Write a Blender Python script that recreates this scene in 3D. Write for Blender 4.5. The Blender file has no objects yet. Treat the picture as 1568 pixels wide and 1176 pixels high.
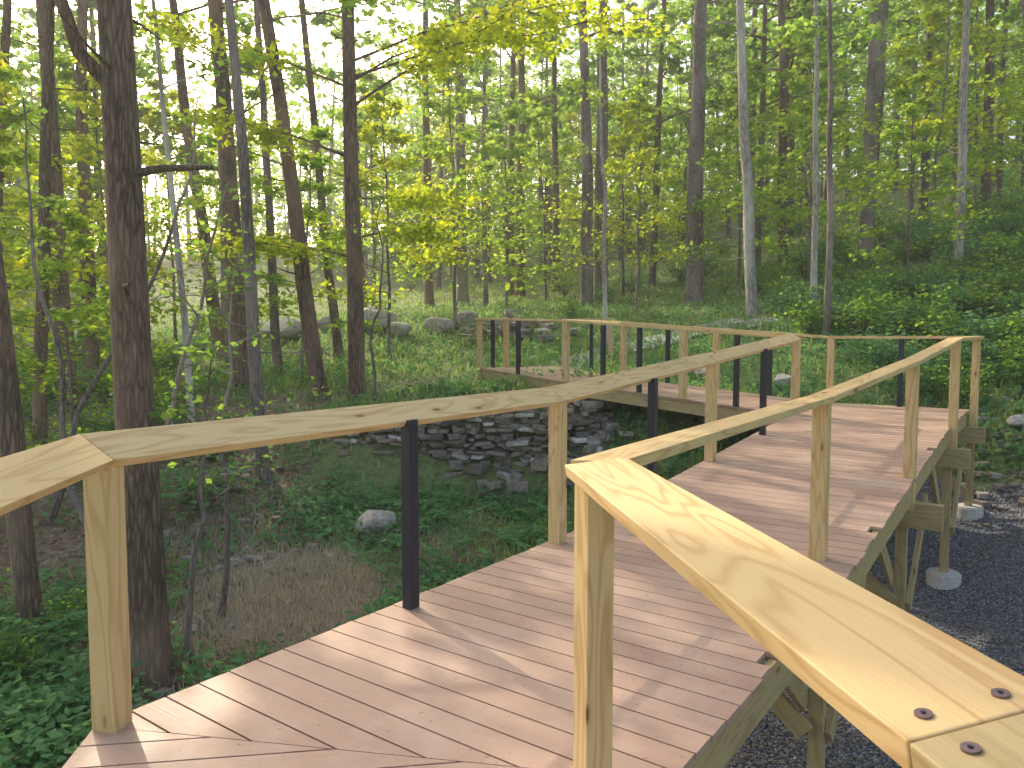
import bpy, bmesh, math, random
import numpy as np
from mathutils import Vector, Matrix
random.seed(7)
scene = bpy.context.scene
R = math.radians

# ------------------------------------------------------------ node helpers
def new_mat(name):
    m = bpy.data.materials.new(name); m.use_nodes = True
    nt = m.node_tree; nt.nodes.clear()
    out = nt.nodes.new('ShaderNodeOutputMaterial')
    return m, nt, out
def N(nt, t, **kw):
    n = nt.nodes.new(t)
    for k, v in kw.items(): setattr(n, k, v)
    return n
def L(nt, a, b): nt.links.new(a, b)
def ramp(nt, fac, stops):
    r = nt.nodes.new('ShaderNodeValToRGB')
    el = r.color_ramp.elements
    while len(el) > len(stops): el.remove(el[-1])
    while len(el) < len(stops): el.new(0.5)
    for e, (p, c) in zip(el, stops):
        e.position = p; e.color = (c[0], c[1], c[2], 1)
    L(nt, fac, r.inputs[0]); return r.outputs[0]
def mix(nt, fac, a, b, blend='MIX'):
    m = nt.nodes.new('ShaderNodeMix'); m.data_type = 'RGBA'; m.blend_type = blend
    for sock, v in ((m.inputs[0], fac), (m.inputs[6], a), (m.inputs[7], b)):
        if isinstance(v, (int, float)): sock.default_value = v
        elif isinstance(v, tuple): sock.default_value = (*v, 1)
        else: L(nt, v, sock)
    return m.outputs[2]
def math_n(nt, op, a, b=None):
    m = nt.nodes.new('ShaderNodeMath'); m.operation = op
    for s, v in zip(m.inputs, (a, b)):
        if v is None: continue
        if isinstance(v, (int, float)): s.default_value = v
        else: L(nt, v, s)
    return m.outputs[0]
def bump(nt, h, strength, dist=0.02):
    b = N(nt, 'ShaderNodeBump'); b.inputs['Strength'].default_value = strength
    b.inputs['Distance'].default_value = dist
    L(nt, h, b.inputs['Height']); return b.outputs[0]
def objcoord(nt, scale=(1, 1, 1), rand=False):
    tc = N(nt, 'ShaderNodeTexCoord'); mp = N(nt, 'ShaderNodeMapping')
    mp.inputs['Scale'].default_value = scale
    L(nt, tc.outputs['Object'], mp.inputs[0])
    if rand:
        oi = N(nt, 'ShaderNodeObjectInfo')
        v = math_n(nt, 'MULTIPLY', oi.outputs['Random'], 37.0)
        c = N(nt, 'ShaderNodeCombineXYZ')
        for i in range(3): L(nt, v, c.inputs[i])
        L(nt, c.outputs[0], mp.inputs['Location'])
    return mp.outputs[0]
def noise(nt, vec, scale, detail=3, rough=0.55, dist=0.0):
    n = N(nt, 'ShaderNodeTexNoise'); n.inputs['Scale'].default_value = scale
    n.inputs['Detail'].default_value = detail; n.inputs['Roughness'].default_value = rough
    n.inputs['Distortion'].default_value = dist
    if vec is not None: L(nt, vec, n.inputs['Vector'])
    return n.outputs[0]
def attr(nt, name):
    a = N(nt, 'ShaderNodeAttribute'); a.attribute_name = name; return a

# ------------------------------------------------------------ materials
def mat_wood(name, dark, light, knot=(0.20, 0.095, 0.035)):
    m, nt, out = new_mat(name)
    v = objcoord(nt, (0.8, 7, 7), True)
    n = noise(nt, v, 1.0, 2, 0.5, 0.4)
    s = math_n(nt, 'SINE', math_n(nt, 'MULTIPLY', n, 62.0))
    s01 = math_n(nt, 'MULTIPLY_ADD', s, 0.5); s01.node.inputs[2].default_value = 0.5
    s01 = math_n(nt, 'MULTIPLY', math_n(nt, 'POWER', s01, 3.0), 0.8)
    col = mix(nt, s01, light, dark)
    v2 = objcoord(nt, (5, 160, 160), True)
    fib = noise(nt, v2, 1.0, 2)
    col = mix(nt, math_n(nt, 'MULTIPLY', fib, 0.4), col, tuple(c * 0.6 for c in light))
    v4 = objcoord(nt, (1.3, 2, 2), True)
    blot = noise(nt, v4, 1.0, 2)
    col = mix(nt, ramp(nt, blot, [(0.35, (0, 0, 0)), (0.75, (0.4, 0.4, 0.4))]), col, (0.54, 0.46, 0.22))
    v3 = objcoord(nt, (2.8, 8.5, 8.5), True)
    vo = N(nt, 'ShaderNodeTexVoronoi'); L(nt, v3, vo.inputs['Vector']); vo.inputs['Scale'].default_value = 1.0
    halo = ramp(nt, vo.outputs['Distance'], [(0.08, (.5, .5, .5)), (0.3, (0, 0, 0))])
    col = mix(nt, halo, col, dark)
    kf = ramp(nt, vo.outputs['Distance'], [(0.07, (1, 1, 1)), (0.13, (0, 0, 0))])
    col = mix(nt, kf, col, knot)
    p = N(nt, 'ShaderNodeBsdfPrincipled'); L(nt, col, p.inputs['Base Color'])
    p.inputs['Roughness'].default_value = 0.55
    L(nt, bump(nt, fib, 0.3, 0.003), p.inputs['Normal'])
    L(nt, p.outputs[0], out.inputs[0]); return m
M_PINE = mat_wood('pressure_treated_pine', (0.50, 0.29, 0.11), (0.73, 0.54, 0.27))
M_PINE2 = mat_wood('greenish_treated_lumber', (0.32, 0.22, 0.10), (0.46, 0.36, 0.19))

def mat_deck():
    m, nt, out = new_mat('composite_decking')
    v = objcoord(nt, (3, 90, 90))
    f = noise(nt, v, 1.0, 3)
    a = attr(nt, 'rnd').outputs['Fac']
    col = mix(nt, a, (0.42, 0.275, 0.22), (0.54, 0.375, 0.305))
    col = mix(nt, math_n(nt, 'MULTIPLY', f, 0.5), col, (0.27, 0.17, 0.13))
    d = noise(nt, objcoord(nt, (2.2, 2.2, 2.2)), 1.0, 4, 0.65)
    col = mix(nt, ramp(nt, d, [(0.45, (0, 0, 0)), (0.75, (.55, .55, .55))]), col, (0.60, 0.47, 0.39))
    d2 = noise(nt, objcoord(nt, (40, 40, 40)), 1.0, 1, 0.5)
    col = mix(nt, ramp(nt, d2, [(0.70, (0, 0, 0)), (0.76, (.5, .5, .5))]), col, (0.12, 0.07, 0.05))
    p = N(nt, 'ShaderNodeBsdfPrincipled'); L(nt, col, p.inputs['Base Color'])
    p.inputs['Roughness'].default_value = 0.42
    L(nt, bump(nt, f, 0.3, 0.003), p.inputs['Normal'])
    L(nt, p.outputs[0], out.inputs[0]); return m
M_DECK = mat_deck()

def mat_simple(name, col, rough=0.6, metal=0.0, nscale=0, var=0.3, bmp=0.0):
    m, nt, out = new_mat(name)
    p = N(nt, 'ShaderNodeBsdfPrincipled'); p.inputs['Roughness'].default_value = rough
    p.inputs['Metallic'].default_value = metal
    if nscale:
        n = noise(nt, objcoord(nt), nscale, 4, 0.65)
        c = mix(nt, n, tuple(x * (1 - var) for x in col), tuple(min(1, x * (1 + var)) for x in col))
        L(nt, c, p.inputs['Base Color'])
        if bmp: L(nt, bump(nt, n, bmp, 0.02), p.inputs['Normal'])
    else: p.inputs['Base Color'].default_value = (*col, 1)
    L(nt, p.outputs[0], out.inputs[0]); return m
M_METAL = mat_simple('dark_painted_steel', (0.014, 0.016, 0.034), 0.45, 0.0, 30, 0.4)
M_SCREW = mat_simple('screw_steel', (0.22, 0.16, 0.17), 0.45, 0.7, 60, 0.3)
M_CONC = mat_simple('concrete', (0.55, 0.54, 0.5), 0.9, 0, 14, 0.25, 0.4)
M_ASPH = mat_simple('path_gravel_grey', (0.35, 0.36, 0.36), 0.9, 0, 30, 0.3, 0.4)

def mat_bark(name, dark, light, moss=0.0):
    m, nt, out = new_mat(name)
    v = objcoord(nt, (16, 16, 2.6), True)
    n = noise(nt, v, 1.0, 4, 0.65, 0.6)
    vo = N(nt, 'ShaderNodeTexVoronoi'); vo.feature = 'DISTANCE_TO_EDGE'
    vv = N(nt, 'ShaderNodeVectorMath'); vv.operation = 'ADD'
    nv = N(nt, 'ShaderNodeTexNoise'); nv.inputs['Scale'].default_value = 1.4; nv.inputs['Detail'].default_value = 1; L(nt, v, nv.inputs['Vector'])
    L(nt, objcoord(nt, (24, 24, 3.4), True), vv.inputs[0]); L(nt, nv.outputs[1], vv.inputs[1])
    L(nt, vv.outputs[0], vo.inputs['Vector']); vo.inputs['Scale'].default_value = 1.0
    cr = ramp(nt, vo.outputs['Distance'], [(0.0, (0, 0, 0)), (0.3, (1, 1, 1))])
    h = mix(nt, 0.35, n, cr)
    col = mix(nt, ramp(nt, h, [(0.3, (0, 0, 0)), (0.8, (1, 1, 1))]), dark, light)
    big = noise(nt, objcoord(nt, (1.2, 1.2, .5), True), 1.0, 2)
    col = mix(nt, ramp(nt, big, [(0.45, (0, 0, 0)), (0.7, (.7, .7, .7))]), col, tuple(min(1, c * 1.4) for c in light))
    if moss:
        col = mix(nt, ramp(nt, big, [(0.2, (moss,) * 3), (0.45, (0, 0, 0))]), col, (0.08, 0.10, 0.035))
    p = N(nt, 'ShaderNodeBsdfPrincipled'); L(nt, col, p.inputs['Base Color'])
    p.inputs['Roughness'].default_value = 0.9
    L(nt, bump(nt, h, 0.9, 0.03), p.inputs['Normal'])
    L(nt, p.outputs[0], out.inputs[0]); return m
M_BARK = mat_bark('dark_bark', (0.05, 0.033, 0.025), (0.26, 0.18, 0.135), 0.5)
M_BARKG = mat_bark('grey_bark', (0.075, 0.062, 0.058), (0.30, 0.25, 0.235), 0.3)
M_BARKP = mat_bark('pale_bark', (0.2, 0.185, 0.17), (0.58, 0.54, 0.51))
M_BARKD = mat_simple('distant_bark', (0.13, 0.105, 0.095), .95, 0, 3, .3)

def mat_leaf(name, c1, c2, trans=0.5, tcol=None):
    m, nt, out = new_mat(name)
    a = attr(nt, 'rnd').outputs['Fac']
    oi = N(nt, 'ShaderNodeObjectInfo').outputs['Random']
    col = mix(nt, a, c1, c2)
    col = mix(nt, math_n(nt, 'MULTIPLY', oi, 0.3), col, c1)
    p = N(nt, 'ShaderNodeBsdfDiffuse'); L(nt, col, p.inputs['Color'])
    t = N(nt, 'ShaderNodeBsdfTranslucent')
    tc = mix(nt, 1.0, col, tcol or (3.8, 3.5, 1.6), 'MULTIPLY')
    L(nt, tc, t.inputs['Color'])
    ms = N(nt, 'ShaderNodeMixShader'); ms.inputs[0].default_value = trans
    L(nt, p.outputs[0], ms.inputs[1]); L(nt, t.outputs[0], ms.inputs[2])
    L(nt, ms.outputs[0], out.inputs[0]); return m
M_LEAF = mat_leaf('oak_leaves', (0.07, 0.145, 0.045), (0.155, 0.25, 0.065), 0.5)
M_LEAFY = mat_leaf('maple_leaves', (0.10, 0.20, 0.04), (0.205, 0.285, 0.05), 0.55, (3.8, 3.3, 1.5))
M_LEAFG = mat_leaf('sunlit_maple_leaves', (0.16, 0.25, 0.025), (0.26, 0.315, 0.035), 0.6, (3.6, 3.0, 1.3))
M_LEAFD = mat_leaf('ground_leaves', (0.065, 0.18, 0.085), (0.20, 0.36, 0.15), 0.35, (2.2, 2.2, 1.6))
M_GRASS = mat_leaf('grass_blades', (0.15, 0.24, 0.07), (0.32, 0.40, 0.15), 0.35, (2.2, 2.2, 1.4))
M_STRAW = mat_leaf('dry_straw', (0.38, 0.32, 0.23), (0.7, 0.62, 0.48), 0.2, (1, 1, 1))
M_DEADL = mat_leaf('fallen_leaves', (0.13, 0.085, 0.05), (0.42, 0.31, 0.21), 0.1, (1, 1, 1))

def mat_ground():
    m, nt, out = new_mat('forest_floor')
    tc = N(nt, 'ShaderNodeTexCoord').outputs['Object']
    n1 = noise(nt, tc, 9, 5, 0.7); n2 = noise(nt, tc, 0.7, 4, 0.65)
    litter = ramp(nt, n1, [(0.3, (0.07, 0.05, 0.035)), (0.55, (0.21, 0.16, 0.115)), (0.75, (0.42, 0.34, 0.26))])
    green = ramp(nt, n1, [(0.3, (0.07, 0.10, 0.04)), (0.7, (0.20, 0.28, 0.09))])
    straw = ramp(nt, n1, [(0.3, (0.17, 0.14, 0.095)), (0.7, (0.48, 0.41, 0.3))])
    vo = N(nt, 'ShaderNodeTexVoronoi'); L(nt, tc, vo.inputs['Vector']); vo.inputs['Scale'].default_value = 45
    sepc = N(nt, 'ShaderNodeSeparateColor'); L(nt, vo.outputs['Color'], sepc.inputs[0])
    grav = ramp(nt, sepc.outputs[0], [(0.0, (0.13, 0.15, 0.18)), (0.7, (0.30, 0.33, 0.38)), (1.0, (0.52, 0.54, 0.58))])
    grav = mix(nt, ramp(nt, vo.outputs['Distance'], [(0.3, (0, 0, 0)), (0.7, (1, 1, 1))]), grav, (0.06, 0.065, 0.08))
    a = attr(nt, 'mask'); sp = N(nt, 'ShaderNodeSeparateColor'); L(nt, a.outputs['Color'], sp.inputs[0])
    def edge(s, k=.6):
        x = math_n(nt, 'ADD', s, math_n(nt, 'MULTIPLY', math_n(nt, 'SUBTRACT', n2, 0.5), k))
        return ramp(nt, x, [(0.4, (0, 0, 0)), (0.6, (1, 1, 1))])
    col = mix(nt, edge(sp.outputs[1], 2.2), litter, green)
    col = mix(nt, edge(sp.outputs[2]), col, straw)
    gm = edge(sp.outputs[0])
    col = mix(nt, gm, col, grav)
    h = mix(nt, gm, n1, math_n(nt, 'SUBTRACT', 1.0, vo.outputs['Distance']))
    p = N(nt, 'ShaderNodeBsdfPrincipled'); L(nt, col, p.inputs['Base Color'])
    p.inputs['Roughness'].default_value = 0.95
    L(nt, bump(nt, h, 0.8, 0.04), p.inputs['Normal'])
    L(nt, p.outputs[0], out.inputs[0]); return m
M_GROUND = mat_ground()

def mat_stone():
    m, nt, out = new_mat('field_stone')
    tc = N(nt, 'ShaderNodeTexCoord').outputs['Object']
    a = attr(nt, 'rnd').outputs['Fac']
    base = ramp(nt, a, [(0, (0.15, 0.13, 0.115)), (0.25, (0.34, 0.32, 0.30)), (0.5, (0.34, 0.275, 0.21)), (0.7, (0.46, 0.43, 0.40)), (0.9, (0.56, 0.53, 0.5)), (1, (0.85, 0.83, 0.8))])
    n = noise(nt, tc, 11, 5, 0.7)
    col = mix(nt, ramp(nt, n, [(0.35, (.6, .6, .6)), (0.6, (0, 0, 0))]), base, (0.10, 0.10, 0.08))
    p = N(nt, 'ShaderNodeBsdfPrincipled'); L(nt, col, p.inputs['Base Color'])
    p.inputs['Roughness'].default_value = 0.85
    L(nt, bump(nt, n, 1.0, 0.06), p.inputs['Normal'])
    L(nt, p.outputs[0], out.inputs[0]); return m
M_STONE = mat_stone()

# ------------------------------------------------------------ quad mesh builder
class QB:
    def __init__(s): s.v = []; s.q = []; s.m = []; s.r = []; s.n = 0
    def add(s, v, q, mat=0, rnd=None):
        v = np.asarray(v, float).reshape(-1, 3); q = np.asarray(q, int).reshape(-1, 4)
        s.v.append(v); s.q.append(q + s.n); s.n += len(v)
        s.m.append(np.full(len(q), mat, int))
        s.r.append(np.full(len(q), 0.5) if rnd is None else np.broadcast_to(np.asarray(rnd, float), (len(q),)))
    def arrays(s):
        if len(s.v) > 1:
            s.v = [np.concatenate(s.v)]; s.q = [np.concatenate(s.q)]; s.m = [np.concatenate(s.m)]; s.r = [np.concatenate(s.r)]
        return s.v[0], s.q[0], s.m[0], s.r[0]
    def append(s, o, loc, rz, sc, matmap, dr=0.0):
        v, q, m, r = o.arrays(); c, n = math.cos(rz), math.sin(rz)
        w = v * np.array(sc); w = np.stack([w[:, 0] * c - w[:, 1] * n, w[:, 0] * n + w[:, 1] * c, w[:, 2]], 1) + np.array(loc)
        s.v.append(w); s.q.append(q + s.n); s.n += len(w); s.m.append(np.array(matmap)[m]); s.r.append(np.clip(r * (1 - abs(dr)) + max(dr, 0), 0, 1))
    def mesh(s, name, mats, smooth_mats=()):
        v, q, mi, r = s.arrays()
        me = bpy.data.meshes.new(name)
        me.vertices.add(len(v)); me.vertices.foreach_set('co', v.ravel())
        me.loops.add(q.size); me.loops.foreach_set('vertex_index', q.ravel().astype(np.int32))
        me.polygons.add(len(q))
        me.polygons.foreach_set('loop_start', np.arange(0, q.size, 4, dtype=np.int32))
        me.polygons.foreach_set('material_index', mi.astype(np.int32))
        sm = np.isin(mi, list(smooth_mats))
        me.polygons.foreach_set('use_smooth', sm)
        for m in mats: me.materials.append(m)
        at = me.attributes.new('rnd', 'FLOAT', 'FACE'); at.data.foreach_set('value', r.astype(np.float32))
        me.update(calc_edges=True)
        return me
def link(name, me, loc=(0, 0, 0), rot=(0, 0, 0), sc=(1, 1, 1), parent=None):
    o = bpy.data.objects.new(name, me); scene.collection.objects.link(o)
    o.location = loc; o.rotation_euler = rot; o.scale = sc
    if parent: o.parent = parent
    return o

def tube(qb, path, rad, n, mat, ph=0.0, rnd=0.5, flute=0.0):
    path = np.asarray(path, float); K = len(path); rad = np.asarray(rad, float)
    t = np.gradient(path, axis=0); t /= np.linalg.norm(t, axis=1)[:, None] + 1e-9
    ref = np.array([1.0, 0, 0]) if abs(t[0, 0]) < 0.8 else np.array([0, 1.0, 0])
    a = np.cross(t, ref); a /= np.linalg.norm(a, axis=1)[:, None]; b = np.cross(t, a)
    ang = np.linspace(0, 2 * np.pi, n, endpoint=False) + ph
    rr = rad[:, None] * (1 + flute * np.sin(ang * 3 + 1.3) [None, :] + flute * .6 * np.sin(ang * 5)[None, :])
    v = path[:, None] + rr[..., None] * (np.cos(ang)[None, :, None] * a[:, None] + np.sin(ang)[None, :, None] * b[:, None])
    q = []
    for i in range(K - 1):
        for j in range(n):
            j2 = (j + 1) % n
            q.append((i * n + j, i * n + j2, (i + 1) * n + j2, (i + 1) * n + j))
    qb.add(v.reshape(-1, 3), q, mat, rnd)

def leaves(qb, c, size, mat, rng, up=1.0, rnd=None, wid=0.38):
    c = np.asarray(c); n = len(c)
    ph = rng.uniform(0, 2 * np.pi, n); th = rng.normal(-0.25, 0.45, n)
    d = np.stack([np.cos(ph) * np.cos(th), np.sin(ph) * np.cos(th), np.sin(th)], 1)
    upv = rng.normal(0, 0.45, (n, 3)); upv[:, 2] += up
    s = np.cross(d, upv); s /= np.linalg.norm(s, axis=1)[:, None] + 1e-9
    nn = np.cross(s, d)
    Ls = (size * rng.uniform(0.6, 1.25, n))[:, None]
    v = np.stack([c, c + .5 * Ls * d + wid * Ls * s - .08 * Ls * nn, c + Ls * d, c + .5 * Ls * d - wid * Ls * s - .08 * Ls * nn], 1)
    q = np.arange(4 * n).reshape(n, 4)
    qb.add(v.reshape(-1, 3), q, mat, rng.uniform(0, 1, n) if rnd is None else rnd)

# ------------------------------------------------------------ terrain
CP = np.array([
 (-3.8,6.2,-1.75),(-3.3,6.8,-1.8),(-2.3,9.3,-1.7),(0,5,-1.75),(-8,5,-1.9),(-5.5,6.5,-1.65),(-6,9,-1.6),
 (-.3,9.5,-1.45),(-8,12,-.55),(-5.5,13,-.65),(-8.3,15,-.15),(-4.0,12,-.85),
 (0,12.4,-1.1),(-2.4,12.4,-.95),(1.35,12.25,-.75),(-1.2,12.4,-1.05),(0.7,12.3,-.95),(-1.0,11.4,-1.2),
 (0,13.3,-.02),(-2.4,13.4,.0),(-1.2,13.3,-.02),(1.2,13.1,.0),(0.6,13.2,0),
 (-6.05,17,.35),(-4.1,16,.15),(-3.2,15.5,.1),(-1.7,17,.3),(-.6,16.4,.3),(1,18,.72),(2,20,1.0),(3,18,.9),
 (1.9,12.4,-.1),(4,14.5,.45),(7,14,.6),(5.5,12.8,.1),(2.6,10.8,-.7),
 (-5,22,.9),(-5,25,1.7),(-11,40,3.2),(-1,38,3.5),(7.2,30,2.9),(7,22,2.2),(7.3,18,1.6),(3,30,2.7),
 (6.9,11.0,-.95),(5.0,8.5,-1.6),(7.9,11.9,.15),(7.5,11.3,-.3),(9,14,1.0),(6.0,9.0,-1.35),(6.5,8.0,-1.3),
 (2.0,6.0,-1.68),(3.6,5.5,-1.55),(3.5,8.0,-1.5),(2,9,-1.35),(9,9,-.5),(10,12,1.0),(14,16,2.7),(17,25,5.4),(12,26,4.2),(12,20,3.0),(25,40,9),
 (-12,20,.0),(-20,35,1.4),(0,60,6.0),(-30,60,5.5),(30,60,13),(0,95,14),(-40,95,12),(40,95,21),(-40,20,-.5),(40,20,9),
 (0,0,-1.6),(-5,0,-1.9),(5,0,-1.4),(0,-20,-1.2),(-30,-20,-2.5),(30,-20,2),(8,4,-1.2),(45,0,6),(-45,0,-2)])
PC = 0.7
def _phi(r2): return np.sqrt(r2 + PC * PC)
_A = _phi(((CP[:, None, :2] - CP[None, :, :2]) ** 2).sum(-1)); n_ = len(CP)
_P = np.column_stack([np.ones(n_), CP[:, :2]])
_M = np.block([[_A + 0.02*np.eye(n_)*-1, _P], [_P.T, np.zeros((3, 3))]])
_W = np.linalg.solve(_M, np.concatenate([CP[:, 2], np.zeros(3)]))
def tz(x, y):
    x = np.asarray(x, float); y = np.asarray(y, float); sh = x.shape
    x = np.clip(x.ravel(), -48, 48); y = np.clip(y.ravel(), -25, 100)
    o = np.empty(len(x))
    for i in range(0, len(x), 20000):
        xs, ys = x[i:i+20000], y[i:i+20000]
        r2 = (xs[:, None] - CP[None, :, 0]) ** 2 + (ys[:, None] - CP[None, :, 1]) ** 2
        o[i:i+20000] = _phi(r2) @ _W[:n_] + _W[n_] + _W[n_+1] * xs + _W[n_+2] * ys
    o += .035 * np.sin(2.1 * x + 1.3 * y) * np.sin(1.7 * y - .6 * x) + .02 * np.sin(5.3 * x - 2 * y) * np.sin(4.7 * y + 1.1)
    return o.reshape(sh)
U = np.array([.585, .811]); NV = np.array([.811, -.585]); L0 = np.array([-1.5, 2.75])
def so(x, y):
    dx, dy = x - L0[0], y - L0[1]
    return dx * U[0] + dy * U[1], dx * NV[0] + dy * NV[1]
def clearing(x, y):
    return np.exp(-(((x + 11.5 + .66 * (y - 38)) / 8.5) ** 2 + ((y - 50) / 20) ** 2))
def masks(x, y):
    s, o = so(x, y)
    sm = lambda v, a, b: np.clip((v - a) / (b - a), 0, 1)
    grav = sm(o, -.1, .5) * sm(-o, -4.2, -3.3) * sm(-s, -12.3, -11.3) * sm(s, -6, -4)
    straw = np.exp(-(((x + 2.7) / 1.5) ** 2 + ((y - 9.0) / 1.6) ** 2) * 1.1)
    straw = np.maximum(straw, .9 * np.exp(-(((x + 1.9) / 1.2) ** 2 + ((y - 16.6) / 1.6) ** 2)))
    green = .8 * sm(y, 8.5, 10.5) * sm(x, -4.5, -2.6)
    green = np.maximum(green, sm(y, 15, 18) * sm(x, -10, -7)); green = np.maximum(green, .85 * sm(y, 18, 24))
    green = np.maximum(green, .75 * sm(x, 3.5, 5.0)); green = np.maximum(green, .7 * sm(-x, 4, 5) * sm(-y, -7, -6))
    green = np.maximum(green, 1.6 * sm(clearing(x, y), .3, .5))
    return grav, green, straw
def axis(lo, d0, d1, hi, step, grow=1.16):
    a = list(np.arange(d0, d1 + 1e-6, step)); s = step
    while a[-1] < hi: s *= grow; a.append(a[-1] + s)
    s = step; b = [d0]
    while b[-1] > lo: s *= grow; b.append(b[-1] - s)
    return np.array(b[:0:-1] + a)
gx = axis(-400, -10, 11, 400, .2); gy = axis(-300, 2, 21, 500, .2)
X, Y = np.meshgrid(gx, gy); Z = tz(X, Y)
qb = QB(); nx, ny = len(gx), len(gy)
idx = np.arange(nx * ny).reshape(ny, nx)
q = np.stack([idx[:-1, :-1], idx[:-1, 1:], idx[1:, 1:], idx[1:, :-1]], -1).reshape(-1, 4)
qb.add(np.stack([X, Y, Z], -1).reshape(-1, 3), q, 0)
me = qb.mesh('ground', [M_GROUND], (0,))
g, gr, st = masks(X.ravel(), Y.ravel())
ca = me.attributes.new('mask', 'FLOAT_COLOR', 'POINT')
ca.data.foreach_set('color', np.stack([g, gr, st, np.ones_like(g)], 1).astype(np.float32).ravel())
link('ground', me)

# ------------------------------------------------------------ boards
def obj_from_verts(name, verts_world, faces, xdir, updir, origin, mat, parent, bev=0.003):
    x = Vector(xdir).normalized(); z = Vector(updir); y = z.cross(x).normalized(); z = x.cross(y)
    M = Matrix((x, y, z)).transposed().to_4x4(); M.translation = Vector(origin)
    Mi = M.inverted()
    bm = bmesh.new(); vs = [bm.verts.new(Mi @ Vector(v)) for v in verts_world]
    for f in faces: bm.faces.new([vs[i] for i in f])
    bmesh.ops.recalc_face_normals(bm, faces=bm.faces)
    if bev: bmesh.ops.bevel(bm, geom=list(bm.edges), offset=bev, segments=2, profile=.5, affect='EDGES')
    me = bpy.data.meshes.new(name); bm.to_mesh(me); bm.free(); me.materials.append(mat)
    o = bpy.data.objects.new(name, me); scene.collection.objects.link(o); o.matrix_world = M
    if parent: o.parent = parent
    return o
BOXF = [(0, 1, 2, 3), (4, 7, 6, 5), (0, 4, 5, 1), (1, 5, 6, 2), (2, 6, 7, 3), (3, 7, 4, 0)]
def beam(name, p0, p1, w, h, mat, parent, up=(0, 0, 1), bev=0.003):
    p0 = Vector(p0); p1 = Vector(p1); x = (p1 - p0).normalized(); z = Vector(up)
    y = z.cross(x).normalized(); z = x.cross(y)
    vs = []
    for p in (p0, p1):
        for a, b in ((-1, -1), (1, -1), (1, 1), (-1, 1)): vs.append(p + y * (a * w / 2) + z * (b * h / 2))
    return obj_from_verts(name, vs, BOXF, x, z, p0, mat, parent, bev)
def empty(name):
    e = bpy.data.objects.new(name, None); scene.collection.objects.link(e); return e
BW = empty('boardwalk'); RL = empty('wooden_railing')

def rail(pts, w, th, mat, parent, tilts, closed_ends=True, mats=None):
    P = [Vector(p) for p in pts]; D = [(P[i+1] - P[i]).normalized() for i in range(len(P) - 1)]
    for i, d in enumerate(D):
        t = R(tilts[i] if isinstance(tilts, (list, tuple)) else tilts)
        ww = w[i] if isinstance(w, (list, tuple)) else w
        side = Vector((d.y, -d.x, 0)).normalized(); up = side.cross(d)
        Wv = side * math.cos(t) + up * math.sin(t); T = up * math.cos(t) - side * math.sin(t)
        vs = []
        for e, p in ((0, P[i]), (1, P[i+1])):
            if e == 0: m = (d + D[i-1]) if i > 0 else d
            else: m = (d + D[i+1]) if i < len(D) - 1 else d
            m = Vector((m.x, m.y, 0)).normalized()
            for a, b in ((-1, -1), (1, -1), (1, 0), (-1, 0)):
                o = Wv * (a * ww / 2) + T * (b * th)
                k = -(o.dot(m)) / d.dot(m); vs.append(p + o + d * (k + (0.0015 if e == 0 else -0.0015)))
        obj_from_verts('cap_rail', vs, BOXF, d, T, P[i], (mats[i] if mats else mat), parent)

def dz(s):
    return 0.41 * min(max((s - 3.4) / 5.8, 0), 1)
def W(s, o, z=None): 
    p = L0 + s * U + o * NV
    return (p[0], p[1], dz(s) if z is None else z)
def gz(x, y): return float(tz(np.array([x]), np.array([y]))[0])

def prism(qb, top, th, rnd):
    top = np.asarray(top, float); bot = top - np.array([0, 0, th])
    qb.add(np.vstack([top, bot]), [(0, 1, 2, 3), (7, 6, 5, 4), (4, 5, 1, 0), (5, 6, 2, 1), (6, 7, 3, 2), (7, 4, 0, 3)], 0, rnd)
def finish_deck(qb, name, origin, ang):
    me = qb.mesh(name, [M_DECK]); o = link(name, me, parent=BW)
    M = Matrix.Translation(Vector(origin)) @ Matrix.Rotation(ang, 4, 'Z')
    me.transform(M.inverted()); o.matrix_world = M
rr = random.Random(3)
qb = QB(); bw = 0.136; gap = 0.009; s = -.04; bi = 0
while s < 11.35:
    a, b = s, s + bw
    jr = rr.uniform(-.006, .012)
    if bi in (14, 31, 52): jr = -.07
    oa = ob = 1.85 + jr
    if a < .907: oa = min(oa, a / .49 - .006)
    if b < .907: ob = min(ob, b / .49 - .006)
    if a < .0: oa = -.075
    if ob > -.05:
        prism(qb, [W(a, -.08), W(b, -.08 + rr.uniform(-.006, .006)), W(b, ob), W(a, max(oa, -.079))], .026, rr.random())
    s += bw + gap; bi += 1
finish_deck(qb, 'deck_boards', W(0, 0), math.atan2(NV[1], NV[0]))
A0 = np.array([.14, -.99]); B0 = np.array([.99, .14])
def W0(t, o, z=0): p = L0 + t * A0 + o * B0; return (p[0], p[1], z)
qb = QB(); t = -.02
while t < 5.5:
    a, b = t, t + bw
    oa = ob = 1.963
    if a < .628: oa = min(oa, a / .32 - .006)
    if b < .628: ob = min(ob, b / .32 - .006)
    if ob > -.05:
        prism(qb, [W0(a, -.08), W0(a, max(oa, -.079)), W0(b, ob), W0(b, -.08)], .026, rr.random())
    t += bw + gap
finish_deck(qb, 'deck_boards_near', W0(0, 0), math.atan2(B0[1], B0[0]))
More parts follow.
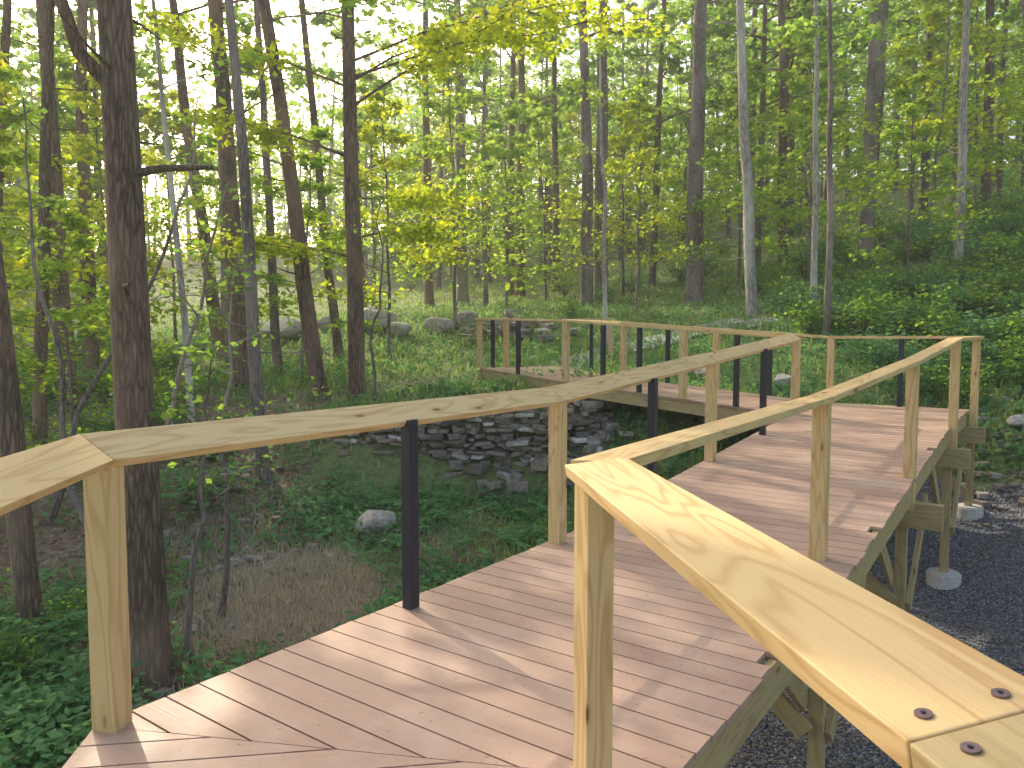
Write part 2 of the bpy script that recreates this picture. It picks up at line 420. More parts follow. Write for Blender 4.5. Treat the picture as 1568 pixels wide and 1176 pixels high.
def span_deck(name, n0, n1, f0, f1, z0, z1):
    n0, n1, f0, f1 = map(np.array, (n0, n1, f0, f1)); Ln = np.linalg.norm((n1 + f1) / 2 - (n0 + f0) / 2)
    k = int(Ln / (bw + gap)); qb = QB()
    for i in range(k):
        a = i / k; b = (i + 1) / k - gap / Ln
        c = lambda P0, P1, t: (*(P0 + (P1 - P0) * t), z0 + (z1 - z0) * t)
        prism(qb, [c(n0, n1, a), c(n0, n1, b), c(f0, f1, b), c(f0, f1, a)], .026, rr.random())
    d = f0 - n0
    finish_deck(qb, name, (*n0, z0), math.atan2(d[1], d[0]))
a1 = W(9.2, -.09)[:2]; a2 = W(11.33, -.09)[:2]
b1 = (.93, 12.95); b2 = (2.15, 14.5); c1 = (-.7, 16.2); c2 = (1.2, 17.2)
Z2 = .69; Z3 = .80
span_deck('deck_boards_upper', a1, b1, a2, b2, .41, Z2)
span_deck('deck_boards_top', b1, c1, b2, c2, Z2, Z3)

def edge_beam(p0, p1, w=.04, h=.19, drop=.03, name='fascia', mat=None):
    beam(name, (p0[0], p0[1], p0[2] - drop - h / 2), (p1[0], p1[1], p1[2] - drop - h / 2), w, h, mat or M_PINE2, BW)
for o in (-.05, .45, .95, 1.4, 1.815):
    st0 = max(.0, o * .49) + .03
    for sa, sb in ((st0, 3.4), (3.4, 9.2), (9.2, 11.36)):
        edge_beam(W(sa, o), W(sb, o), name='joist')
edge_beam(W(11.38, -.05), W(11.38, 1.83))
for o in (-.05, .6, 1.2, 1.93): edge_beam(W0(.32 * o + .04, o), W0(5.4, o), name='joist')
def lp(a, b, t): return tuple(a[i] + (b[i] - a[i]) * t for i in range(len(a)))
for t in (.025, .5, .975):
    edge_beam((*lp(a1, a2, t), .41), (*lp(b1, b2, t), Z2), name='joist')
    edge_beam((*lp(b1, b2, t), Z2), (*lp(c1, c2, t), Z3), name='joist')
edge_beam((*lp(c1, c2, .02), Z3), (*lp(c1, c2, .98), Z3))
def footing(x, y, zg, parent=BW):
    bpy.ops.mesh.primitive_cylinder_add(vertices=32, radius=.19, depth=.5, location=(x, y, zg - .1))
    o = bpy.context.object; o.name = 'concrete_footing'; o.data.materials.append(M_CONC)
    bm = bmesh.new(); bm.from_mesh(o.data); bmesh.ops.bevel(bm, geom=[e for e in bm.edges if abs(e.verts[0].co.z - e.verts[1].co.z) < 1e-4 and e.verts[0].co.z > 0], offset=.02, segments=2, affect='EDGES'); bm.to_mesh(o.data); bm.free()
    o.parent = parent
def supports(sv, offs, outR=2.08):
    z = dz(sv) - .03 - .19 - .125
    beam('cross_beam', W(sv, -.3, z), W(sv, outR, z), .085, .235, M_PINE2, BW)
    for o in offs:
        p = W(sv, o); zg = gz(p[0], p[1])
        beam('support_post', (p[0] + .09 * U[0], p[1] + .09 * U[1], zg - .1), (p[0] + .09 * U[0], p[1] + .09 * U[1], dz(sv) - .24), .095, .095, M_PINE2, BW, up=(U[0], U[1], 0))
        footing(p[0] + .09 * U[0], p[1] + .09 * U[1], zg)
    z0 = dz(sv) - .45
    beam('brace', W(sv - .0, offs[-1] - .05, z0 - .75), W(sv - .0, offs[-1] - .95, z0 + .02), .04, .14, M_PINE2, BW)
    beam('brace', W(sv + .17, offs[0] + .05, z0 - .75), W(sv + .17, offs[0] + .95, z0 + .02), .04, .14, M_PINE2, BW)
for sv, of in ((1.3, (.1, 1.6)), (3.75, (.1, 1.62)), (6.25, (.05, 1.74)), (8.85, (.05, 1.84)), (11.15, (.05, 1.9))): supports(sv, of)
for sv, o in ((3.75, 1.62), (6.25, 1.74), (8.85, 1.84)):
    z0 = dz(sv) - .4
    beam('brace', W(sv + .12, o + .07, z0 - .85), W(sv + 1.1, o + .07, z0 + .02), .04, .14, M_PINE2, BW)
    beam('brace', W(sv - .75, o - .07, z0 + .02), W(sv + .04, o - .07, z0 - .6), .04, .14, M_PINE2, BW)
for (p, z) in ((lp(a1, b1, .55), .55), (lp(a2, b2, .55), .55), (b1, Z2), (b2, Z2), (c1, Z3), (c2, Z3), (lp(b1, c1, .5), .74)):
    zg = gz(*p); beam('support_post', (p[0], p[1], zg - .1), (p[0], p[1], z - .04), .09, .09, M_PINE2, BW, up=(0, 1, 0)); 
beam('cross_beam', (*lp(b1, b2, -.12), Z2 - .33), (*lp(b1, b2, 1.1), Z2 - .33), .085, .22, M_PINE2, BW)
beam('cross_beam', (*lp(c1, c2, -.12), Z3 - .33), (*lp(c1, c2, 1.1), Z3 - .33), .085, .22, M_PINE2, BW)
beam('cross_beam', W0(.12, -.35, -.36), W0(.12, 2.1, -.36), .085, .22, M_PINE2, BW)

H = 1.07
def post(x, y, z, kind='wood', yaw=0.0, drop=.0, ht=None):
    h = (ht if ht else H) - .038
    if kind == 'wood':
        beam('post', (x, y, z - drop), (x, y, z + h), .098, .098, M_PINE, RL, up=(math.sin(yaw), math.cos(yaw), 0), bev=.004)
    else:
        beam('steel_post', (x, y, z), (x, y, z + h), .068, .068, M_METAL, RL, up=(math.sin(yaw), math.cos(yaw), 0), bev=.005)
yw = math.atan2(U[0], U[1])
def wp(s, o): p = W(s, o); return p
left = [(0.0, 'wood'), (1.58, 'm'), (3.15, 'wood'), (4.6, 'm'), (6.1, 'wood'), (7.65, 'm'), (9.2, 'wood')]
for s_, k in left:
    p = wp(s_, -.02 if k == 'wood' else .03); post(*p, k, yw if s_ > .1 else yw / 2 - .1, .3 if k == 'wood' else 0)
right = [(.78, 1.62, 'wood'), (3.75, 1.62, 'wood'), (6.25, 1.80, 'wood'), (8.95, 1.88, 'wood')]
for s_, o_, k in right:
    post(*wp(s_, o_), k, yw if s_ > 1 else yw + .55, .3)
for s_, o_, k in ((11.3, 1.92, 'wood'), (11.3, .95, 'm'), (11.3, -.05, 'wood')): post(*wp(s_, o_), k, yw, .3)
def RP(s, o, dzz=0): p = W(s, o); return (p[0], p[1], p[2] + H + dzz)
def RP0(t, o): p = W0(t, o); return (p[0], p[1], H)
rail([RP0(5.2, -.03), RP0(.0, -.03), RP(3.15, -.03), RP(6.1, -.03), RP(9.25, -.03)], .165, .038, M_PINE, RL, [-34, -34, -34, -28], True)
Rr = wp(.78, 1.62)
js = (Rr[0] + .14 * 1.68, Rr[1] - .99 * 1.68, H)
C_end = (Rr[0] + .14 * 5.0, Rr[1] - .99 * 5.0, H)
rail([C_end, js, (Rr[0], Rr[1], H), RP(3.75, 1.62), RP(6.25, 1.80), RP(8.95, 1.88), RP(11.3, 1.93), RP(11.3, -.05)],
     [.19, .19, .15, .15, .15, .15, .15], .040, M_PINE, RL, [10, 10, 0, 0, 0, 0, 0], mats=[M_PINE2] + [M_PINE] * 6)
post(Rr[0] + .14 * 1.75 + .0, Rr[1] - .99 * 1.75, 0, 'wood', .14, .3)
def up3(p, z): return (p[0], p[1], z + H)
rail([up3(lp(a1, a2, .03), .41), up3(b1, Z2), up3(c1, Z3), up3(lp(c1, c2, .45), Z3)], .14, .038, M_PINE, RL, 0)
rail([up3(lp(a2, a1, .0), .41), up3(b2, Z2), up3(c2, Z3)], .14, .038, M_PINE, RL, 0)
for t, k in ((.2, 'm'), (.42, 'wood'), (.62, 'm'), (.8, 'm')):
    post(*lp(a1, b1, t), .41 + (Z2 - .41) * t, k, .8)
for t, k in ((.25, 'm'), (.5, 'wood'), (.75, 'm'), (1, 'wood')):
    post(*lp(a2, b2, t), .41 + (Z2 - .41) * t, k, .8)
post(*b1, Z2, 'wood', .6); post(*lp(b1, c1, .5), .745, 'm', .5); post(*c1, Z3, 'wood', .5)
for t, k in ((.15, 'm'), (.3, 'wood'), (.45, 'm')): post(*lp(c1, c2, t), Z3, k, .5)
post(*lp(b2, c2, .5), .745, 'm', .3); post(*c2, Z3, 'wood', .3)
rail([up3(c2, Z3), up3((2.4, 17.9), Z3 + .05)], .14, .038, M_PINE, RL, 0)
post(2.35, 17.88, .8, 'wood', .3)
def screw(x, y):
    bpy.ops.mesh.primitive_cylinder_add(vertices=20, radius=.0095, depth=.004, location=(0, 0, 0))
    o = bpy.context.object; o.name = 'screw'; o.data.materials.append(M_SCREW)
    d = Vector((-.14, .99, 0)); side = Vector((d.y, -d.x, 0)); t = R(10)
    T = Vector((0, 0, 1)) * math.cos(t) - side * math.sin(t); Wv = side * math.cos(t) + Vector((0, 0, 1)) * math.sin(t)
    p = Vector(js) + d * y + Wv * x + T * .001
    o.matrix_world = Matrix.Translation(p) @ T.to_track_quat('Z', 'Y').to_matrix().to_4x4(); o.parent = RL
    bpy.ops.mesh.primitive_cylinder_add(vertices=6, radius=.003, depth=.001, location=(0, 0, 0))
    o2 = bpy.context.object; o2.name = 'screw_socket'; o2.data.materials.append(M_METAL); o2.matrix_world = Matrix.Translation(p + T * .0026); o2.parent = RL
for a in (-.05, .045):
    for b in (-.035, .035): screw(a, b)

# ------------------------------------------------------------ dry stone wall & rocks
def stone_box(qb, c, dims, yaw, rng, rnd, jit=.3):
    sx, sy, sz = dims
    base = np.array([(x, y, z) for z in (-1, 1) for y in (-1, 1) for x in (-1, 1)], float)
    cu = base * np.array([sx, sy, sz]) / 2 * (1 + rng.uniform(-jit, .12, (8, 3)))
    c_, s_ = math.cos(yaw), math.sin(yaw)
    v = np.stack([cu[:, 0] * c_ - cu[:, 1] * s_, cu[:, 0] * s_ + cu[:, 1] * c_, cu[:, 2] + cu[:, 0] * rng.normal(0, .07)], 1) + np.array(c)
    qb.add(v, [(0, 2, 3, 1), (4, 5, 7, 6), (0, 1, 5, 4), (1, 3, 7, 5), (3, 2, 6, 7), (2, 0, 4, 6)], 0, rnd)
def bevel_mod(o, w, seg=2):
    m = o.modifiers.new('b', 'BEVEL'); m.width = w; m.segments = seg; m.limit_method = 'NONE'
rng = np.random.default_rng(5)
wallpath = np.array([(-3.3, 13.15), (-2.2, 12.95), (-1.0, 12.85), (.2, 12.75), (.95, 12.6), (1.4, 12.65), (1.6, 13.0)])
seg = np.linalg.norm(np.diff(wallpath, axis=0), axis=1); cum = np.concatenate([[0], np.cumsum(seg)])
def wpt(d):
    i = min(np.searchsorted(cum, d, 'right') - 1, len(seg) - 1); f = (d - cum[i]) / seg[i]
    p = wallpath[i] + (wallpath[i+1] - wallpath[i]) * f; t = wallpath[i+1] - wallpath[i]
    return p, math.atan2(t[1], t[0])
qb = QB(); z = -1.35
while z < .38:
    h = rng.uniform(.055, .13); d = rng.uniform(0, .15)
    while d < cum[-1]:
        Ls = rng.uniform(.10, .42)
        p, yaw = wpt(min(d + Ls / 2, cum[-1] - .001))
        top = .26 + .07 * math.sin(d * 3) - .35 * max(0, .9 - d) 
        if z < top:
            r = rng.beta(1.4, 1.8) * .95; r = .98 if rng.random() < .07 else r
            hs = h * rng.uniform(.7, 1.3)
            stone_box(qb, (p[0] + rng.normal(0, .03), p[1] + rng.normal(0, .07) + .1, z + h / 2 + rng.normal(0, .02)), (Ls * 1.03, .42 + rng.uniform(-.1, .12), hs), yaw + rng.normal(0, .18), rng, r, .42)
        d += Ls
    z += h
for i in range(34):
    d = rng.uniform(4.2, cum[-1]) if i < 24 else rng.uniform(2, 4.2)
    p, yaw = wpt(d); y = p[1] - rng.uniform(.1, .5); x = p[0] + rng.normal(0, .2)
    stone_box(qb, (x, y, gz(x, y) + rng.uniform(.02, .2)), rng.uniform(.12, .36, 3) * np.array([1, 1, .6]), rng.uniform(0, 3), rng, rng.random())
o = link('dry_stone_wall', qb.mesh('dry_stone_wall', [M_STONE])); bevel_mod(o, .02, 2)
def rock(name, x, y, r, flat=.6, seed=0, rn=.6, sink=.3):
    bm = bmesh.new(); bmesh.ops.create_icosphere(bm, subdivisions=3, radius=1)
    rg = np.random.default_rng(seed); dirs = rg.normal(size=(9, 3)); dirs /= np.linalg.norm(dirs, axis=1)[:, None]
    lim = rg.uniform(.55, .9, 9)
    for v in bm.verts:
        c = np.array(v.co)
        for dd, l in zip(dirs, lim):
            k = c @ dd
            if k > l: c = c - dd * (k - l) * .9
        v.co = Vector(c * np.array([r, r * .8, r * flat]))
    me = bpy.data.meshes.new(name); bm.to_mesh(me); bm.free(); me.materials.append(M_STONE)
    at = me.attributes.new('rnd', 'FLOAT', 'FACE'); at.data.foreach_set('value', np.full(len(me.polygons), rn, np.float32))
    return link(name, me, (x, y, gz(x, y) + r * flat * sink), (0, 0, seed * 1.3))
for i, (x, y, r) in enumerate([(-2.0, 10.8, .4), (-4.6, 25, .85), (-3.6, 24, .45), (-2.4, 24.5, .6), (-7.6, 25, .8), (-6.3, 26, .6), (-8.8, 26.5, .6),
                               (5.2, 14.4, .3), (4.0, 15.5, .25), (7.9, 11.6, .22), (-1.6, 26, .55)]):
    rock('boulder', x, y, r, .55, i + 1, random.uniform(.85, .96), .75)
qb = QB()
for i in range(70):
    x = rng.normal(-.1, .8); y = rng.normal(24, .7)
    stone_box(qb, (x, y, gz(x, y) + .1 + rng.uniform(0, .45) * max(0, 1 - abs(x + .1))), rng.uniform(.2, .5, 3) * np.array([1, 1, .4]), rng.uniform(0, 3), rng, rng.uniform(.2, .9))
o = link('rock_pile', qb.mesh('rock_pile', [M_STONE])); bevel_mod(o, .02)
qb = QB()
for i in range(340):
    k = rng.random()
    if k < .6: x, y = rng.normal(-4.2, .9), rng.normal(9.8, 1.4)
    else: x, y = rng.normal(7.6, .5), rng.normal(11.0, .8)
    sz = rng.uniform(.04, .22)
    stone_box(qb, (x, y, gz(x, y) + sz * .12), (sz, sz * .8, sz * .4), rng.uniform(0, 3), rng, rng.uniform(.0, .8))
o = link('scattered_stones', qb.mesh('scattered_stones', [M_STONE])); bevel_mod(o, .01)
n = 11000
s_ = rng.uniform(.5, 12, n); o_ = rng.uniform(.2, 3.6, n)
gxy = L0 + s_[:, None] * U + o_[:, None] * NV; gzv = tz(gxy[:, 0], gxy[:, 1])
qb = QB(); base = np.array([(x, y, z) for z in (-1, 1) for y in (-1, 1) for x in (-1, 1)], float)
V = base[None] * rng.uniform(.006, .016, (n, 1, 3)) * (1 + rng.uniform(-.3, .3, (n, 8, 3))) + np.stack([gxy[:, 0], gxy[:, 1], gzv + .005], 1)[:, None]
F = np.array([(0, 2, 3, 1), (4, 5, 7, 6), (0, 1, 5, 4), (1, 3, 7, 5), (3, 2, 6, 7), (2, 0, 4, 6)])
Q = (F[None] + 8 * np.arange(n)[:, None, None]).reshape(-1, 4)
qb.add(V.reshape(-1, 3), Q, 0, np.repeat(.08 + .17 * rng.random(n) + .45 * (rng.random(n) < .08), 6))
link('gravel', qb.mesh('gravel', [M_STONE]))
pc = np.array([(.6, 17.0), (1.2, 18.3), (2.3, 19.6), (4.2, 20.4), (7, 20.6)]); qb = QB(); vv = []
tt = np.linspace(0, 1, 40); px = np.interp(tt * 4, range(5), pc[:, 0]); py = np.interp(tt * 4, range(5), pc[:, 1])
tx = np.gradient(px); ty = np.gradient(py); ln = np.hypot(tx, ty)
for k in np.linspace(-.75, .75, 7):
    x = px - ty / ln * k; y = py + tx / ln * k; vv.append(np.stack([x, y, tz(x, y) + .05], 1))
vv = np.stack(vv); idx = np.arange(7 * 40).reshape(7, 40)
qb.add(vv.reshape(-1, 3), np.stack([idx[:-1, :-1], idx[:-1, 1:], idx[1:, 1:], idx[1:, :-1]], -1).reshape(-1, 4), 0)
link('footpath', qb.mesh('footpath', [M_ASPH], (0,)))

# ------------------------------------------------------------ trees
def make_tree(seed, H, r, lean=(0, 0), cb=.4, cr=3.5, nl=16, tw=6, lpt=28, ls=.16, mats=None, elev=.35, stubs=6, wob=.12, sides=10, extra=None, raw=False):
    rg = np.random.default_rng(seed); qb = QB(); K = 16
    h = np.linspace(0, H, K); h[0] = -.4
    wx = np.cumsum(rg.normal(0, wob * .5, K)) * .5; wy = np.cumsum(rg.normal(0, wob * .5, K)) * .5
    wx -= wx[0]; wy -= wy[0]
    P = np.stack([lean[0] * h + wx, lean[1] * h + wy, h], 1)
    rad = r * (1 - .8 * (h.clip(0) / H) ** 1.1); rad[0] *= 1.7; 
    hh = np.concatenate([[-.4, .0, .25, .6], np.linspace(1.2, H, K - 2)])
    P = np.stack([np.interp(hh, h, P[:, i]) for i in range(3)], 1); rad = np.interp(hh, h[1:], rad[1:]); rad[:3] *= (1.6, 1.35, 1.12)
    tube(qb, P, rad, sides, 0, flute=.05)
    def at(z): return np.array([np.interp(z, P[:, 2], P[:, i]) for i in range(3)])
    for i in range(stubs):
        z = rg.uniform(1.5, H * cb + .5); a = rg.uniform(0, 6.28); Lb = rg.uniform(.3, 1.5) * min(1, r * 8)
        d = np.array([math.cos(a), math.sin(a), rg.uniform(-.2, .4)]); p0 = at(z)
        pts = [p0, p0 + d * Lb * .5, p0 + d * Lb + np.array([0, 0, rg.uniform(-.15, .15)])]
        tube(qb, pts, [r * .13, r * .08, .006], 5, 0)
    cl = []
    for i in range(nl):
        f = (i + rg.random()) / nl; z = H * (cb + (1 - cb) * f * .97); a = i * 2.4 + rg.normal(0, .4)
        prof = (1 - .75 * f) * (.65 + .5 * math.sin(math.pi * min(1, f * 1.3 + .15)))
        Ll = cr * prof * rg.uniform(.7, 1.2); p0 = at(z)
        e = elev + rg.normal(0, .15) + .4 * f
        d = np.array([math.cos(a) * math.cos(e), math.sin(a) * math.cos(e), math.sin(e)])
        t = np.linspace(0, 1, 6)[:, None]
        pts = p0 + d * Ll * t + np.array([0, 0, -.18 * Ll]) * t ** 2 + rg.normal(0, .05, (6, 3)) * t * Ll * .5
        r0 = max(.012, np.interp(z, hh, rad) * .42)
        tube(qb, pts, r0 * (1 - .85 * t[:, 0]), 5, 0)
        for j in range(tw):
            u = rg.uniform(.25, 1.0); b = np.array([np.interp(u, t[:, 0], pts[:, k]) for k in range(3)])
            a2 = a + rg.choice([-1, 1]) * rg.uniform(.3, 1.2); e2 = e * .5 + rg.normal(0, .25)
            d2 = np.array([math.cos(a2) * math.cos(e2), math.sin(a2) * math.cos(e2), math.sin(e2)]); L2 = Ll * rg.uniform(.2, .45)
            tube(qb, [b, b + d2 * L2 * .5, b + d2 * L2 - np.array([0, 0, .1 * L2])], [r0 * .3, r0 * .2, .004], 3, 0)
            m = int(lpt * rg.uniform(.5, 1.4)); w = rg.uniform(.15, 1.15, m)[:, None]
            cl.append(b + d2 * L2 * w + rg.normal(0, 1, (m, 3)) * np.array([.3, .3, .13]) * (.35 + L2 * .35))
    if extra: extra(qb, at, r, cl, rg)
    if cl: leaves(qb, np.concatenate(cl), ls, 1, rg)
    if raw: return qb
    return qb.mesh('tree', mats or [M_BARK, M_LEAF], (0,))

def big_extra(qb, at, r, cl, rg):
    p = at(4.7); tube(qb, [p, p + np.array([.35, -.05, .06]), p + np.array([.8, 0, .08])], [.045, .035, .022], 7, 0)
    p = at(5.4); tube(qb, [p, p + np.array([-.3, -.1, .35]), p + np.array([-.45, -.2, 1.0]), p + np.array([-.8, -.2, 2.0])], [.075, .06, .05, .03], 8, 0)
    p = at(3.6); tube(qb, [p, p + np.array([.1, -.3, .1]), p + np.array([.25, -.5, .1])], [.03, .02, .01], 6, 0)
def limb_extra(qb, at, r, cl, rg):
    for z, dx, dy, dzv in ((6.0, 3.8, -2.5, 1.5), (6.5, 2.8, -1.0, 1.2), (6.9, 4.8, -1.5, 1.4), (6.6, 5.6, -.6, 1.6), (3.4, 1.8, -.8, .3), (3.0, -2.2, -1.0, .5), (5.0, -2.4, -1.5, .8), (6.4, -3.2, -1.0, 1.2), (4.2, 2.2, .6, .3)):
        p = at(z); t = np.linspace(0, 1, 7)[:, None]
        pts = p + np.array([dx, dy, dzv]) * t + np.array([0, 0, -.12 * abs(dx)]) * t ** 2 + rg.normal(0, .05, (7, 3)) * t
        tube(qb, pts, .03 * (1 - .85 * t[:, 0]), 5, 0)
        for j in range(18):
            u = rg.uniform(.3, 1); b = np.array([np.interp(u, t[:, 0], pts[:, k]) for k in range(3)])
            d2 = np.array([dx * .12, rg.choice([-1, 1]) * rg.uniform(.2, .7), rg.uniform(-.15, .1)])
            tube(qb, [b, b + d2 * .5, b + d2], [.012, .008, .003], 3, 0)
            m = 34; cl.append(b + d2 * rg.uniform(.2, 1.2, (m, 1)) + rg.normal(0, 1, (m, 3)) * np.array([.2, .2, .08]))
def T(name, x, y, r, leanx=0.0, H=18, **kw):
    if H > 10 and y < 24:
        kw['nl'] = 7; kw['lpt'] = 14; kw['cb'] = max(kw.get('cb', .4), .5); kw.setdefault('ls', .2)
    elif H > 10: kw['nl'] = 13; kw['lpt'] = 16; kw.setdefault('ls', .28)
    me = make_tree(int(abs(x * 71 + y * 13) * 10) + 1, H, r, (math.tan(R(leanx)), 0.0), **kw)
    me.name = name
    return link(name, me, (x, y, gz(x, y) - .02))
B = [M_BARK, M_LEAF]; G = [M_BARKG, M_LEAF]; PL = [M_BARKP, M_LEAFY]
T('oak_tree', -3.38, 6.85, .185, -1.2, 19, mats=B, cb=.55, sides=20, extra=big_extra, stubs=3, wob=.05)
T('oak_tree', -4.95, 7.6, .12, -3.3, 16, mats=B, cb=.5, stubs=8, sides=14)
T('oak_tree', -6.05, 17, .22, -3.3, 19, mats=B)
T('ash_tree', -4.0, 12, .11, -2.4, 15, mats=G, cb=.5, stubs=10)
T('oak_tree', -4.1, 16, .18, -7.5, 18, mats=B)
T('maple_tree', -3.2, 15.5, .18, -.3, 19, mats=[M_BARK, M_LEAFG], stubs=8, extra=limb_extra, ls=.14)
T('oak_tree', -5.05, 22, .14, -4.6, 18, mats=B)
T('ash_tree', -5.9, 19, .12, -2, 16, mats=G)
T('oak_tree', -3.7, 34, .22, -.5, 22, mats=B, cb=.4); T('oak_tree', -2.2, 34, .27, -.7, 22, mats=G, cb=.4)
T('ash_tree', -1.1, 32, .12, 0, 18, mats=G)
T('oak_tree', -.1, 38, .2, .3, 22, mats=B); T('oak_tree', .4, 36, .24, .5, 22, mats=B)
T('oak_tree', 2.95, 30, .26, -.5, 22, mats=G, cb=.45); T('oak_tree', 3.6, 31, .3, .4, 23, mats=G, cb=.45)
T('birch_tree', 2.6, 20, .07, -1, 9, mats=PL, cb=.5, nl=8, cr=1.6, ls=.12, lpt=12)
T('oak_tree', 6.25, 26, .31, -.3, 22, mats=G, cb=.5, stubs=12)
T('birch_tree', 6.7, 21, .16, -3.6, 18, mats=[M_BARKP, M_LEAF], cb=.55, stubs=14)
T('birch_tree', 8.0, 20, .09, -.5, 14, mats=PL, cb=.5, stubs=10); T('oak_tree', 12.2, 26, .25, .2, 20, mats=G, cb=.45)
T('birch_tree', 11.8, 20, .12, .6, 16, mats=PL, cb=.5, stubs=8); T('oak_tree', 15.6, 22, .25, -8, 18, mats=G, cb=.5)
T('ash_tree', 7.1, 17, .08, -.5, 12, mats=G, cb=.5, cr=2); T('oak_tree', 14, 30, .2, 2, 20, mats=G)
T('oak_tree', -9.5, 16, .18, -1, 18, mats=B, stubs=16); T('ash_tree', -7.6, 12, .11, 2, 15, mats=B, stubs=16)
T('oak_tree', -11.2, 20, .2, 1, 19, mats=B, stubs=16); T('ash_tree', -6.0, 14, .07, -3, 12, mats=PL[:1] + [M_LEAF], cr=2)
T('oak_tree', -12.5, 18, .15, 5, 18, mats=B, stubs=16); T('oak_tree', -8.9, 23, .2, -6, 19, mats=B, stubs=12)
for (x, y, lx, h) in ((-3.35, 8.4, 3, 4.2), (-3.15, 7.4, -1, 3.2), (-5.3, 9.5, -6, 6), (-4.6, 8.9, 14, 5), (-6.6, 10.5, 18, 6), (-2.6, 13.9, 4, 4)):
    T('sapling', x, y, .035 if h < 4.5 else .045, lx, h, mats=[M_BARKG, M_LEAF], cb=.55, nl=7, tw=3, lpt=9, ls=.09, cr=.9, stubs=4, wob=.25, sides=6)

BG = QB()
mpq = [make_tree(100 + i, 8.5, .06, (.03, 0), cb=.2, cr=2.9, nl=20, tw=6, lpt=23, ls=.185, elev=.12, stubs=0, sides=6, raw=True) for i in range(4)]
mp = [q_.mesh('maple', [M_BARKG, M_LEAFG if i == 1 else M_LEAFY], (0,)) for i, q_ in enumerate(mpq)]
spots = [(-5.2, 18.5, .8), (-3.4, 21, .9), (-1.8, 25, 1.05), (-.2, 29, 1.0), (-7.6, 20, 1), (-10, 19, .95), (-12.5, 22, 1), (-5.5, 30, 1.1), (1.5, 33, 1.1),
         (4.8, 33, 1.1), (8.6, 29, 1.1), (9.4, 24, .95), (11, 28, 1.1), (13.8, 25, 1.1), (16.5, 27, 1.1), (10.2, 19.5, .7), (-9.0, 13.5, .75), (-11.0, 15.5, .9), (-6.7, 11.5, .55), (18, 31, 1.2),
         (-14.5, 19, 1), (-19, 28, 1.1), (6.1, 36, 1.2), (13, 36, 1.2), (20, 38, 1.2), (-3, 42, 1.2), (2, 42, 1.2), (9, 41, 1.2), (16, 42, 1.2), (-26, 33, 1.2), (24, 36, 1.2), (26, 44, 1.2), (-4, 50, 1.3), (4, 50, 1.3), (12, 50, 1.3), (-7, 60, 1.4), (20, 50, 1.3), (4.5, 27, .9), (7.6, 25, .8), (15, 21, .8),
         (-15.5, 25, 1.1), (-12.5, 28, 1.1), (-22, 30, 1.2)]
for i, (x, y, s_) in enumerate(spots):
    sc = (s_, s_, s_ * random.uniform(.9, 1.15)); loc = (x, y, gz(x, y) - .1)
    if y > 32.5: BG.append(mpq[i % 4], loc, i * 1.9, sc, [0, 3 if i % 4 == 1 else 2], random.uniform(-.4, .4))
    else: link('maple_tree', mp[i % 4], loc, (0, 0, i * 1.9), sc)
tallq = [make_tree(200 + i, 21, .18, (.02 * (i - 1.5), 0), cb=.3, cr=3.8, nl=19, tw=5, lpt=19, ls=.36, stubs=6, sides=7, raw=True) for i in range(4)]
tall = [q_.mesh('oak', [M_BARKG if i % 2 else M_BARK, M_LEAF], (0,)) for i, q_ in enumerate(tallq)]
rg = random.Random(21); cnt = 0
def put_tall(i, x, y, rz, s_):
    loc = (x, y, gz(x, y) - .1)
    if y > 32.5: BG.append(tallq[i % 4], loc, rz, (s_, s_, s_), [0, 1], rg.uniform(-.4, .4))
    else: link('oak_tree', tall[i % 4], loc, (0, 0, rz), (s_, s_, s_))
while cnt < 50:
    y = rg.uniform(28, 58); x = rg.uniform(-.85 * y, .85 * y)
    if clearing(x, y) > .15: continue
    if -7.6 < x / y * 26 < -5.2 and rg.random() < .7: continue
    put_tall(cnt, x, y, rg.uniform(0, 6.28), rg.uniform(.8, 1.15)); cnt += 1
for i, (x, y) in enumerate([(-13.5, 27), (-10.5, 27.5), (-17, 25), (-22, 29), (-6.5, 33)]): put_tall(i, x, y, i * 1.7, .92)

rgn = np.random.default_rng(9); cl = []; cnt = 0
while cnt < 190:
    y = rgn.uniform(56, 100); x = rgn.uniform(-.9 * y, .9 * y)
    if clearing(x, y) > .12: continue
    cnt += 1
    z0 = gz(x, y); Ht = rgn.uniform(12, 21)
    r = rgn.uniform(.12, .3)
    tube(BG, [(x, y, z0 - .5), (x + rgn.normal(0, .3), y, z0 + Ht * .5), (x + rgn.normal(0, .5), y, z0 + Ht)], [r, r * .7, .04], 5, 0)
    k = 30; zz = rgn.uniform(.03, 1, k) * Ht
    cc = np.stack([x + rgn.normal(0, 2.3, k), y + rgn.normal(0, 2.3, k), z0 + zz], 1)
    m = 17; cl.append((cc[:, None] + rgn.normal(0, 1, (k, m, 3)) * np.array([.9, .9, .5])).reshape(-1, 3))
leaves(BG, np.concatenate(cl), .6, 1, rgn)
link('distant_woodland', BG.mesh('distant_woodland', [M_BARKD, M_LEAF, M_LEAFY, M_LEAFG], (0,)))

